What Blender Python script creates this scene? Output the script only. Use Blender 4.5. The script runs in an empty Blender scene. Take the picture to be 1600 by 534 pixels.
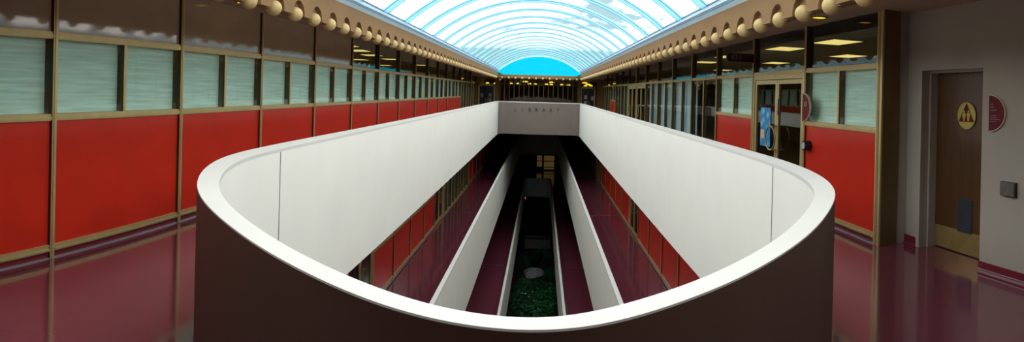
import bpy, math, random
from mathutils import Matrix, Vector
R = random.Random(7)
SC = bpy.context.scene
COL = SC.collection
PI = math.pi

# ------------------------------------------------------------------ node materials
def new_mat(name):
    m = bpy.data.materials.new(name); m.use_nodes = True
    nt = m.node_tree; nt.nodes.clear()
    out = nt.nodes.new('ShaderNodeOutputMaterial')
    return m, nt, out

def paint(name, col, rough=.5, metal=0., spec=.5, var=.06, scale=3., bump=0., bscale=40., coat=0., stretch=(1, 1, 1)):
    """principled surface with a slight procedural colour variation and an optional fine bump"""
    m, nt, out = new_mat(name)
    b = nt.nodes.new('ShaderNodeBsdfPrincipled')
    b.inputs['Roughness'].default_value = rough; b.inputs['Metallic'].default_value = metal
    b.inputs['Specular IOR Level'].default_value = spec
    b.inputs['Coat Weight'].default_value = coat; b.inputs['Coat Roughness'].default_value = .06
    tc = nt.nodes.new('ShaderNodeTexCoord'); mp = nt.nodes.new('ShaderNodeMapping')
    mp.inputs['Scale'].default_value = stretch
    nt.links.new(tc.outputs['Object'], mp.inputs['Vector'])
    n = nt.nodes.new('ShaderNodeTexNoise'); n.inputs['Scale'].default_value = scale; n.inputs['Detail'].default_value = 4
    nt.links.new(mp.outputs[0], n.inputs['Vector'])
    r = nt.nodes.new('ShaderNodeValToRGB')
    r.color_ramp.elements[0].position = .3; r.color_ramp.elements[1].position = .7
    r.color_ramp.elements[0].color = (*[c * (1 - var) for c in col], 1)
    r.color_ramp.elements[1].color = (*[min(1, c * (1 + var)) for c in col], 1)
    nt.links.new(n.outputs['Fac'], r.inputs['Fac']); nt.links.new(r.outputs['Color'], b.inputs['Base Color'])
    if bump:
        n2 = nt.nodes.new('ShaderNodeTexNoise'); n2.inputs['Scale'].default_value = bscale; n2.inputs['Detail'].default_value = 3
        nt.links.new(mp.outputs[0], n2.inputs['Vector'])
        bp = nt.nodes.new('ShaderNodeBump'); bp.inputs['Strength'].default_value = bump; bp.inputs['Distance'].default_value = .02
        nt.links.new(n2.outputs['Fac'], bp.inputs['Height']); nt.links.new(bp.outputs[0], b.inputs['Normal'])
    nt.links.new(b.outputs[0], out.inputs[0])
    return m

def glass(name, tint, ior=1.5, rough=0., haze=0., hazecol=(.8, .9, .9)):
    """thin pane: fresnel reflection over a tinted see-through body"""
    m, nt, out = new_mat(name)
    tr = nt.nodes.new('ShaderNodeBsdfTransparent'); tr.inputs[0].default_value = (*tint, 1)
    gl = nt.nodes.new('ShaderNodeBsdfGlossy'); gl.inputs['Roughness'].default_value = rough
    fr = nt.nodes.new('ShaderNodeFresnel'); fr.inputs['IOR'].default_value = ior
    tc = nt.nodes.new('ShaderNodeTexCoord')
    n = nt.nodes.new('ShaderNodeTexNoise'); n.inputs['Scale'].default_value = 1.2; n.inputs['Detail'].default_value = 1
    nt.links.new(tc.outputs['Object'], n.inputs['Vector'])
    bp = nt.nodes.new('ShaderNodeBump'); bp.inputs['Strength'].default_value = .02; bp.inputs['Distance'].default_value = .05
    nt.links.new(n.outputs['Fac'], bp.inputs['Height']); nt.links.new(bp.outputs[0], gl.inputs['Normal'])
    body = tr
    if haze:
        tl = nt.nodes.new('ShaderNodeBsdfTranslucent'); tl.inputs[0].default_value = (*hazecol, 1)
        mh = nt.nodes.new('ShaderNodeMixShader'); mh.inputs[0].default_value = haze
        nt.links.new(tr.outputs[0], mh.inputs[1]); nt.links.new(tl.outputs[0], mh.inputs[2]); body = mh
    mx = nt.nodes.new('ShaderNodeMixShader')
    ge = nt.nodes.new('ShaderNodeNewGeometry'); sb = nt.nodes.new('ShaderNodeMath'); sb.operation = 'SUBTRACT'; sb.inputs[0].default_value = 1.
    ml = nt.nodes.new('ShaderNodeMath'); ml.operation = 'MULTIPLY'
    nt.links.new(ge.outputs['Backfacing'], sb.inputs[1]); nt.links.new(sb.outputs[0], ml.inputs[0]); nt.links.new(fr.outputs[0], ml.inputs[1])
    nt.links.new(ml.outputs[0], mx.inputs[0]); nt.links.new(body.outputs[0], mx.inputs[1]); nt.links.new(gl.outputs[0], mx.inputs[2])
    nt.links.new(mx.outputs[0], out.inputs[0])
    return m

def frosted(name, col, trans, amount):
    """fibreglass-like sheet that lets some daylight through"""
    m, nt, out = new_mat(name)
    d = nt.nodes.new('ShaderNodeBsdfDiffuse'); d.inputs[0].default_value = (*col, 1)
    t = nt.nodes.new('ShaderNodeBsdfTranslucent'); t.inputs[0].default_value = (*trans, 1)
    mx = nt.nodes.new('ShaderNodeMixShader'); mx.inputs[0].default_value = amount
    nt.links.new(d.outputs[0], mx.inputs[1]); nt.links.new(t.outputs[0], mx.inputs[2]); nt.links.new(mx.outputs[0], out.inputs[0])
    return m

def lamp(name, col, strength):
    m, nt, out = new_mat(name)
    e = nt.nodes.new('ShaderNodeEmission'); e.inputs[0].default_value = (*col, 1); e.inputs[1].default_value = strength
    nt.links.new(e.outputs[0], out.inputs[0])
    return m

M = {}
M['white'] = paint('white plaster', (.83, .80, .75), .55, var=.02, scale=1.5)
M['coping'] = paint('white coping', (.63, .61, .575), .45, var=.015, scale=2)
M['tan'] = paint('tan paint', (.25, .147, .068), .75, spec=.12, var=.05, scale=2.5, bump=.05, bscale=60)
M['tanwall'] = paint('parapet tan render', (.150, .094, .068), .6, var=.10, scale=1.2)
M['taupe'] = paint('taupe render', (.175, .14, .12), .6, var=.04, scale=2)
M['soffit'] = paint('brown soffit', (.46, .32, .215), .6, var=.04, scale=2)
M['offceil'] = paint('office ceiling', (.78, .68, .52), .7, var=.03)
M['floor'] = paint('burgundy floor', (.150, .031, .052), .13, spec=.6, var=.08, scale=.8, bump=.02, bscale=2.5, coat=.5)
M['joint'] = paint('floor joint', (.16, .07, .06), .4)
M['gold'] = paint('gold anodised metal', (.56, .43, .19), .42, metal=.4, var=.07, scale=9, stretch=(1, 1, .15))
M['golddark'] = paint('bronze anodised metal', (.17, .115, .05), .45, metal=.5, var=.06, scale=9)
M['bronze'] = paint('gold mullion side darkened for shade', (.075, .048, .020), .5, metal=.3, var=.06, scale=9)  # sides of the gold mullions, their shade painted into a darker colour
M['red'] = paint('red enamel panel', (.60, .026, .010), .33, spec=.45, var=.07, scale=2.2)
M['plinth'] = paint('burgundy cove base', (.17, .018, .028), .3, var=.05)
M['steel'] = paint('floor trim metal', (.55, .55, .56), .35, metal=.7, var=.05)
M['glass'] = glass('window glass', (.96, 1., .99), 1.45)
M['clear'] = glass('transom glass', (.90, .92, .90), 1.55)
M['dark_glass'] = glass('door glass', (.55, .55, .50), 1.6)
M['curtain'] = paint('teal blind', (.64, .82, .72), .8, spec=.1, var=.16, scale=5, stretch=(.3, .3, 7))
M['drape'] = paint('blue grey drape', (.60, .74, .80), .85, spec=.1, var=.12, scale=4, stretch=(4, 4, .2))
M['sageblind'] = paint('sage blind', (.36, .38, .29), .8, spec=.1, var=.12, scale=4, stretch=(4, 4, .2))
M['backing'] = paint('brown transom blind', (.40, .285, .19), .07, spec=.6, var=.05, scale=3, bump=.03, bscale=5)
M['officewall'] = paint('office wall', (.50, .44, .35), .8, var=.05)
M['officefloor'] = paint('office carpet', (.30, .27, .22), .9, var=.1, scale=20)
M['ball'] = paint('gold ball paint', (.56, .405, .18), .5, metal=.05, spec=.3, var=.04, scale=6)
M['curb'] = paint('pale blue steel', (.56, .76, .90), .4, var=.04)
M['ribpan'] = frosted('pale blue fibreglass', (.62, .88, .96), (.54, .84, .93), .52)
M['gasket'] = paint('dark blue gasket', (.06, .17, .34), .5, var=.1)
M['sky_panel'] = glass('skylight panel', (.96, .97, .96), 1.35, haze=.10, hazecol=(.88, .90, .88))
M['end_panel'] = glass('cyan end glazing', (.06, .90, 1.0), 1.3)
M['wood'] = paint('walnut door', (.085, .036, .010), .4, var=.25, scale=4, stretch=(6, 6, .5), bump=.03, bscale=30, coat=.15)
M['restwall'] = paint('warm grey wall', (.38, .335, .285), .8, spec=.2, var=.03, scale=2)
M['brass'] = paint('brass plate', (.42, .30, .11), .42, metal=.6, var=.12, scale=7)
M['vent'] = paint('blue grey louvre', (.028, .034, .044), .5, var=.1)
M['maroon'] = paint('maroon sign face', (.13, .012, .018), .6, spec=.15, var=.05)
M['maroondk'] = paint('dark maroon sign', (.045, .008, .014), .4, var=.05)
M['yellow'] = paint('gold sign face', (.48, .38, .06), .45, var=.05)
M['cream'] = paint('cream lettering', (.62, .50, .36), .5, var=.03)
M['letter'] = paint('brown lettering', (.055, .035, .028), .5, var=.05)
M['black'] = paint('black plastic', (.012, .012, .014), .3, var=.1)
M['bluecap'] = paint('pale button cap', (.45, .52, .62), .3, var=.05)
M['buttonmetal'] = paint('pewter plate', (.20, .19, .155), .4, metal=.5, var=.15, scale=14)
M['bluestick'] = paint('navy sticker', (.03, .03, .16), .5, var=.3, scale=30)
M['paper'] = paint('paper notice', (.50, .52, .54), .8, var=.12, scale=16)
M['papergrey'] = paint('grey notice', (.22, .24, .27), .8, var=.3, scale=18)
M['darkdoor'] = paint('dark door leaf', (.018, .022, .028), .3, var=.2)
M['redcab'] = paint('red cabinet enamel', (.30, .03, .02), .4, var=.06)
M['troffer'] = lamp('fluorescent diffuser', (1.0, .80, .26), 1.12)
M['downlight'] = lamp('amber lamp', (1.0, .62, .05), 1.6)
M['dimlight'] = lamp('dim amber lamp', (1.0, .66, .22), .45)
M['concrete'] = paint('concrete', (.16, .15, .14), .8, var=.15, scale=4)
M['soil'] = paint('garden soil', (.020, .017, .012), .95, var=.3, scale=6, bump=.4, bscale=12)
M['leaf'] = paint('leaf green', (.022, .125, .040), .5, var=.35, scale=3)
M['leafdk'] = paint('dark leaf green', (.011, .07, .026), .5, var=.35, scale=3)
M['stem'] = paint('plant stem', (.05, .06, .02), .7, var=.1)
M['petal'] = paint('white petal', (.80, .78, .70), .6, var=.03)
M['rock'] = paint('pale grey rock', (.34, .35, .36), .85, var=.25, scale=5, bump=.5, bscale=9)
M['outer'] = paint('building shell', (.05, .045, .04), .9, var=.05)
M['orange'] = lamp('warm lit strip', (1., .30, .07), .35)
M['litpanel'] = lamp('warm lit window', (1., .62, .20), .055)

def poster_mat():
    m, nt, out = new_mat('blue event poster')
    b = nt.nodes.new('ShaderNodeBsdfPrincipled'); b.inputs['Roughness'].default_value = .5
    tc = nt.nodes.new('ShaderNodeTexCoord')
    v = nt.nodes.new('ShaderNodeTexVoronoi'); v.inputs['Scale'].default_value = 7.
    nt.links.new(tc.outputs['Object'], v.inputs['Vector'])
    r = nt.nodes.new('ShaderNodeValToRGB')
    e = r.color_ramp.elements
    e[0].position = .0; e[0].color = (.60, .78, .88, 1); e[1].position = .55; e[1].color = (.02, .22, .55, 1)
    x = r.color_ramp.elements.new(.30); x.color = (.10, .45, .75, 1)
    nt.links.new(v.outputs['Distance'], r.inputs['Fac']); nt.links.new(r.outputs['Color'], b.inputs['Base Color'])
    nt.links.new(b.outputs[0], out.inputs[0]); return m
M['poster'] = poster_mat()

# ------------------------------------------------------------------ mesh building
class MB:
    def __init__(s): s.v = []; s.f = []; s.m = []
    def quad(s, pts, mi=0):
        i = len(s.v); s.v += [tuple(p) for p in pts]; s.f.append(tuple(range(i, i + len(pts)))); s.m.append(mi)
    def box(s, x0, x1, y0, y1, z0, z1, mi=0):
        x0, x1 = sorted((x0, x1)); y0, y1 = sorted((y0, y1)); z0, z1 = sorted((z0, z1))
        i = len(s.v)
        s.v += [(x0, y0, z0), (x1, y0, z0), (x1, y1, z0), (x0, y1, z0), (x0, y0, z1), (x1, y0, z1), (x1, y1, z1), (x0, y1, z1)]
        for q in ((0, 3, 2, 1), (4, 5, 6, 7), (0, 1, 5, 4), (1, 2, 6, 5), (2, 3, 7, 6), (3, 0, 4, 7)):
            s.f.append(tuple(i + k for k in q)); s.m.append(mi)
        return s
    def sweep(s, rings, closed=True, mi=0, cap=True):
        """rings: list of equal-length point rings joined in order"""
        i = len(s.v); n = len(rings[0]); k = len(rings)
        for r in rings: s.v += [tuple(p) for p in r]
        for a in range(k if closed else k - 1):
            b = (a + 1) % k
            for j in range(n):
                l = (j + 1) % n
                s.f.append((i + a * n + j, i + a * n + l, i + b * n + l, i + b * n + j)); s.m.append(mi)
        if not closed and cap:
            s.f.append(tuple(i + j for j in range(n))[::-1]); s.m.append(mi)
            s.f.append(tuple(i + (k - 1) * n + j for j in range(n))); s.m.append(mi)
        return s
    def lathe(s, prof, org, axis, seg=20, mi=0, cap=True):
        """prof: (along, radius) pairs; axis 'x','-x','y','z'"""
        rings = []
        for a, r in prof:
            ring = []
            for j in range(seg):
                t = 2 * PI * j / seg; c, d = r * math.cos(t), r * math.sin(t)
                p = {'x': (a, c, d), '-x': (-a, c, d), 'y': (c, a, d), '-y': (c, -a, d), 'z': (c, d, a)}[axis]
                ring.append((org[0] + p[0], org[1] + p[1], org[2] + p[2]))
            rings.append(ring)
        return s.sweep(rings, False, mi, cap)
    def tube(s, pts, r, seg=10, closed=False, mi=0):
        rings = []
        n = len(pts); P = [Vector(p) for p in pts]
        for i in range(n):
            a = P[(i - 1) % n] if closed or i else P[i]; b = P[(i + 1) % n] if closed or i < n - 1 else P[i]
            t = (b - a).normalized(); u = t.orthogonal().normalized() if i == 0 else (u0 - t * u0.dot(t)).normalized()
            u0 = u; w = t.cross(u)
            rings.append([P[i] + r * (math.cos(2 * PI * j / seg) * u + math.sin(2 * PI * j / seg) * w) for j in range(seg)])
        return s.sweep(rings, closed, mi)
    def prism(s, poly, fn, mi=0):
        """poly: 2-D outline; fn(u,v,side)->3-D with side 0/1"""
        a = [fn(u, v, 0) for u, v in poly]; b = [fn(u, v, 1) for u, v in poly]
        return s.sweep([a, b], False, mi)
    def build(s, name, mats, parent=None, smooth=False):
        me = bpy.data.meshes.new(name); me.from_pydata(s.v, [], s.f)
        for m in (mats if isinstance(mats, (list, tuple)) else [mats]): me.materials.append(m)
        for p, k in zip(me.polygons, s.m): p.material_index = k; p.use_smooth = smooth
        import bmesh
        bm = bmesh.new(); bm.from_mesh(me); bmesh.ops.recalc_face_normals(bm, faces=bm.faces); bm.to_mesh(me); bm.free()
        me.update()
        if smooth:
            try: me.set_sharp_from_angle(angle=math.radians(40))
            except Exception: pass
        o = bpy.data.objects.new(name, me); COL.objects.link(o)
        settle(o, parent); return o
def world_loc(o):
    v = Vector(o.location)
    while o.parent: o = o.parent; v += o.location
    return v
def settle(o, parent, keep=False):
    """give a mesh built in world measures its own origin: bottom centre of its box, or its parent's"""
    me = o.data
    if parent:
        o.parent = parent; c = world_loc(parent)
        bb = [v.co for v in me.vertices]
        m = Vector([(min(p[i] for p in bb) + max(p[i] for p in bb)) / 2 for i in range(3)])
        o.location = m - c; me.transform(Matrix.Translation(-m))
    else:
        bb = [v.co for v in me.vertices]
        m = Vector([(min(p[i] for p in bb) + max(p[i] for p in bb)) / 2 for i in (0, 1)] + [min(p[2] for p in bb)])
        o.location = m; me.transform(Matrix.Translation(-m))

def tag(o, label, cat=None, group=None, kind=None):
    o['label'] = label
    if cat: o['category'] = cat
    if group: o['group'] = group
    if kind: o['kind'] = kind
    return o
def thing(name, label, cat, loc, group=None, kind=None):
    e = bpy.data.objects.new(name, None); COL.objects.link(e); e.location = loc; e.empty_display_size = .1
    return tag(e, label, cat, group, kind)
def struct(mb, name, mats, label, cat, smooth=False):
    return tag(mb.build(name, mats, None, smooth), label, cat, None, 'structure')
_O = ('first second third fourth fifth sixth seventh eighth ninth tenth eleventh twelfth thirteenth fourteenth fifteenth sixteenth '
      'seventeenth eighteenth nineteenth').split()
def nth(n):
    if n < 20: return _O[n - 1]
    t = {2: 'twent', 3: 'thirt', 4: 'fort', 5: 'fift', 6: 'sixt', 7: 'sevent'}[n // 10]
    return t + 'ieth' if n % 10 == 0 else t + 'y-' + _O[n % 10 - 1]
def text(name, body, size, mat, matrix, parent=None, depth=.004, align='LEFT', spacing=1.):
    c = bpy.data.curves.new(name, 'FONT'); c.body = body; c.size = size; c.extrude = depth
    c.align_x = align; c.align_y = 'CENTER'; c.space_character = spacing
    c.materials.append(mat)
    tmp = bpy.data.objects.new(name + '_tmp', c); COL.objects.link(tmp)
    bpy.context.view_layer.update()
    me = bpy.data.meshes.new_from_object(tmp.evaluated_get(bpy.context.evaluated_depsgraph_get()))
    bpy.data.objects.remove(tmp); bpy.data.curves.remove(c)
    me.transform(matrix)
    o = bpy.data.objects.new(name, me); COL.objects.link(o)
    settle(o, parent); return o
def frame(right, up, org):
    r = Vector(right); u = Vector(up); n = r.cross(u)
    return Matrix(((r.x, u.x, n.x, org[0]), (r.y, u.y, n.y, org[1]), (r.z, u.z, n.z, org[2]), (0, 0, 0, 1)))

# ------------------------------------------------------------------ measures (metres; the camera stands at x=0, y=0)
XL, XR = -3.93, 3.63            # glazed walls of the gallery
CE = 2.66                       # ceiling
F3, F2, GZ = -3.67, -7.34, -11.01
BOT = -.77                      # underside of the gallery slab
YE = 32.3                       # far end of the upper opening
YB = -4.0                       # wall behind the viewer
YFAR = 34.8                     # library front

def loop_outline(left, right, yend, near, rc=.6, n=9):
    """open well seen from above: left far -> near curve -> right far -> rounded far corners"""
    xl, xr = left, right
    pts = [(xl, yend - rc)] + near + [(xr, yend - rc)]
    for k in range(1, n):
        a = PI / 2 * k / n; pts.append((xr - rc + rc * math.cos(a), yend - rc + rc * math.sin(a)))
    pts.append((xr - rc, yend)); pts.append((xl + rc, yend))
    for k in range(1, n):
        a = PI / 2 + PI / 2 * k / n; pts.append((xl + rc + rc * math.cos(a), yend - rc + rc * math.sin(a)))
    return pts
def inset(pts, t):
    n = len(pts); res = []
    for i in range(n):
        a, b, c = Vector(pts[i - 1]), Vector(pts[i]), Vector(pts[(i + 1) % n])
        d1 = (b - a).normalized(); d2 = (c - b).normalized(); d = (d1 + d2).normalized()
        nrm = Vector((-d.y, d.x)); k = 1 / max(.5, nrm.dot(Vector((-d1.y, d1.x))))
        p = b + nrm * t * k; res.append((p.x, p.y))
    return res
NEAR_RAW = [(-2.51, 8.5), (-2.51, 7.0), (-2.51, 6.0), (-2.50, 5.2), (-2.48, 4.6), (-2.44, 4.2), (-2.38, 3.87), (-2.27, 3.51), (-2.11, 3.16), (-1.92, 2.82),
            (-1.75, 2.58), (-1.58, 2.375), (-1.39, 2.185), (-1.18, 1.995), (-1.01, 1.855), (-.85, 1.74), (-.68, 1.625), (-.53, 1.54), (-.4, 1.475),
            (-.29, 1.435), (-.17, 1.405), (-.05, 1.392), (.07, 1.400), (.2, 1.447), (.32, 1.52), (.46, 1.61), (.62, 1.72), (.79, 1.865), (1.04, 2.105),
            (1.23, 2.325), (1.43, 2.60), (1.62, 2.87), (1.76, 3.10), (1.89, 3.36), (2.02, 3.70), (2.13, 4.12), (2.21, 4.63), (2.25, 5.2), (2.26, 6.0), (2.26, 7.0), (2.26, 8.5)]
def catmull(P, sub=3):
    out = []
    for i in range(len(P) - 1):
        p0 = P[max(i - 1, 0)]; p1 = P[i]; p2 = P[i + 1]; p3 = P[min(i + 2, len(P) - 1)]
        for k in range(sub):
            t = k / sub
            out.append(tuple(.5 * (2 * p1[j] + (p2[j] - p0[j]) * t + (2 * p0[j] - 5 * p1[j] + 4 * p2[j] - p3[j]) * t * t + (3 * p1[j] - p0[j] - 3 * p2[j] + p3[j]) * t ** 3) for j in (0, 1)))
    out.append(P[-1]); return out
def smooth_line(P, it):
    for _ in range(it):
        P = [P[0]] + [tuple((P[i - 1][j] + 2 * P[i][j] + P[i + 1][j]) / 4 for j in (0, 1)) for i in range(1, len(P) - 1)] + [P[-1]]
    return P
NEAR4 = smooth_line(catmull(smooth_line(NEAR_RAW, 1), 3), 4)
def near_arc(xl, xr, y, n=24):
    a = (xr - xl) / 2; c = (xl + xr) / 2
    return [(c - a * math.cos(PI * k / n), y + a - a * math.sin(PI * k / n)) for k in range(n + 1)]
OUT4 = loop_outline(-2.51, 2.26, YE + .13, NEAR4)
OUT3 = loop_outline(-2.10, 1.78, 58., near_arc(-2.10, 1.78, 1.6))
OUT2 = loop_outline(-1.36, 1.085, 53., near_arc(-1.36, 1.085, 1.8))

# ------------------------------------------------------------------ floors and ceilings
import bmesh
def holed(rect, hole, z, flip, mats, name):
    bm = bmesh.new()
    es = []
    for loop in (rect, hole):
        vs = [bm.verts.new((x, y, z)) for x, y in loop]
        es += [bm.edges.new((vs[i], vs[(i + 1) % len(vs)])) for i in range(len(vs))]
    bmesh.ops.triangle_fill(bm, use_beauty=True, edges=es)
    # drop triangles inside the hole
    def inside(p):
        c = False; n = len(hole)
        for i in range(n):
            x1, y1 = hole[i]; x2, y2 = hole[(i + 1) % n]
            if (y1 > p.y) != (y2 > p.y) and p.x < (x2 - x1) * (p.y - y1) / (y2 - y1) + x1: c = not c
        return c
    bmesh.ops.delete(bm, geom=[f for f in bm.faces if inside(f.calc_center_median())], context='FACES_ONLY')
    bmesh.ops.recalc_face_normals(bm, faces=bm.faces)
    for f in bm.faces:
        if (f.normal.z < 0) != flip: f.normal_flip()
    me = bpy.data.meshes.new(name); bm.to_mesh(me); bm.free()
    for m in mats: me.materials.append(m)
    o = bpy.data.objects.new(name, me); COL.objects.link(o); return o
YF = 66.
RX0, RX1 = XL - .02, 4.3
rect4 = [(RX0, YB), (RX1, YB), (RX1, 48.), (RX0, 48.)]
rectl = [(RX0, YB), (RX1, YB), (RX1, YF), (RX0, YF)]
o = holed(rect4, OUT4, 0., False, [M['floor']], 'floor'); tag(o, 'glossy burgundy gallery floor around the white parapet', 'floor', None, 'structure')
o = holed(rectl, OUT3, F3, False, [M['floor']], 'floor'); tag(o, 'burgundy corridor floor one storey below the gallery', 'floor', None, 'structure')
o = holed(rectl, OUT2, F2, False, [M['floor']], 'floor'); tag(o, 'dark burgundy floor two storeys below the gallery', 'floor', None, 'structure')
o = holed(rectl, inset(OUT4, .13), BOT, True, [M['soffit']], 'ceiling'); tag(o, 'brown underside of the gallery slab', 'ceiling', None, 'structure')
o = holed(rectl, inset(OUT3, .1), F3 - 1.0, True, [M['soffit']], 'ceiling'); tag(o, 'dark underside of the middle storey slab', 'ceiling', None, 'structure')
o = holed(rectl, inset(OUT2, .1), F2 - .66, True, [M['soffit']], 'ceiling'); tag(o, 'dark underside of the lower storey slab', 'ceiling', None, 'structure')
mb = MB(); mb.quad([(-9.5, YB, GZ), (9.5, YB, GZ), (9.5, 75, GZ), (-9.5, 75, GZ)])
struct(mb, 'ground', M['soil'], 'dark garden soil at the bottom of the atrium', 'ground')
# metal expansion joints across the lower corridor floors
for y, z, a, b, w in ((24.6, F3, XL, -2.10, 'left'), (24.9, F3, 1.78, 3.6, 'right'), (29.5, F2, -3.4, -1.36, 'left'), (29.5, F2, 1.085, 3.3, 'right')):
    mb = MB(); mb.box(a, b, y, y + .05, z, z + .006)
    st = 'middle' if z == F3 else 'lowest'
    tag(mb.build('floor_joint', M['joint']), f'thin joint strip crossing the {w} corridor floor of the {st} storey', 'floor joint', 'joint strips in the corridor floors')

# ------------------------------------------------------------------ parapets
def ring_part(outer, inner, prof, idx, name, mats, parent, closed):
    """prof: list of (0 outer .. 1 inner, z)"""
    mb = MB(); rings = []
    for i in idx:
        (ox, oy), (ix, iy) = outer[i], inner[i]
        rings.append([(ox + (ix - ox) * t, oy + (iy - oy) * t, z) for t, z in prof])
    mb.sweep(rings, closed)
    return mb.build(name, mats, parent, True)
def parapet(outer, T, zf, bot, drop, label, yloc, end=None):
    p = thing('parapet', label, 'parapet', (0, yloc, zf))
    inner = inset(outer, T); n = len(outer); allidx = list(range(n))
    top = zf + 1.05
    ring_part(outer, inner, [(0, top - .006), (0.012, top), (1, top - drop), (1, top - .05), (.5, top - .05), (.5, top - .03)], allidx, 'coping', M['coping'], p, True)
    if end:
        far = [i for i in allidx if outer[i][1] > end + 1e-6]
        far = list(range(min(far) - 1, max(far) + 1)) + [max(far) + 1 if max(far) + 1 < n else 0]
        near = [0] + list(range(1, far[0] + 1))
        ring_part(outer, inner, [(.5, top - .05), (1, top - .05), (1, bot), (.5, bot)], near, 'inner_wall', M['white'], p, False)
        e = ring_part(outer, inner, [(0, top - .05), (1, top - .05), (1, bot), (0, bot)], far, 'end_wall', M['taupe'], p, False)
        e['label'] = 'taupe end wall bearing raised letters'
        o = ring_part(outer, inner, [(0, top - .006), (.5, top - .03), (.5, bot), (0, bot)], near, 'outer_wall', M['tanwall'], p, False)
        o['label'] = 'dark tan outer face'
    else:
        ring_part(outer, inner, [(0, top - .006), (.5, top - .03), (.5, top - .05), (1, top - .05), (1, bot), (0, bot)], allidx, 'wall', M['white'], p, True)
    return p, inner
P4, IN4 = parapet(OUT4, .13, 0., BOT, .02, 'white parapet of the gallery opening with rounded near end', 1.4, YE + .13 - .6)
P3, IN3 = parapet(OUT3, .10, F3, F3 - 1.0, .0, 'white parapet of the storey below the gallery', 1.6)
P2, IN2 = parapet(OUT2, .10, F2, F2 - .66, .0, 'innermost white parapet two storeys below the gallery', 1.8)
# hairline joints where the near curve meets the straight sides
for tx in (-2.38, 2.13):
    best = min((i for i in range(len(IN4)) if IN4[i][1] < 8 and (IN4[i][0] < 0) == (tx < 0)), key=lambda i: abs(IN4[i][1] - (4.85 if tx < 0 else 4.95)))
    x, y = IN4[best]; mb = MB(); s = 1 if tx < 0 else -1
    mb.box(x - s * .004, x + s * .003, y, y + .012, BOT + .01, 1.0)
    j = mb.build('joint', M['concrete'], P4); j['label'] = 'grey hairline joint'
t = thing('wall_lettering', 'spaced dark letters LIBRARY on the taupe end wall', 'lettering', (-.2, YE, .62))
for k, ch in enumerate('LIBRARY'):
    text('letter', ch, .30, M['letter'], frame((1, 0, 0), (0, 0, 1), (-.25 + .40 * (k - 3), YE - .017, .60)), t, .015, 'CENTER')

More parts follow.
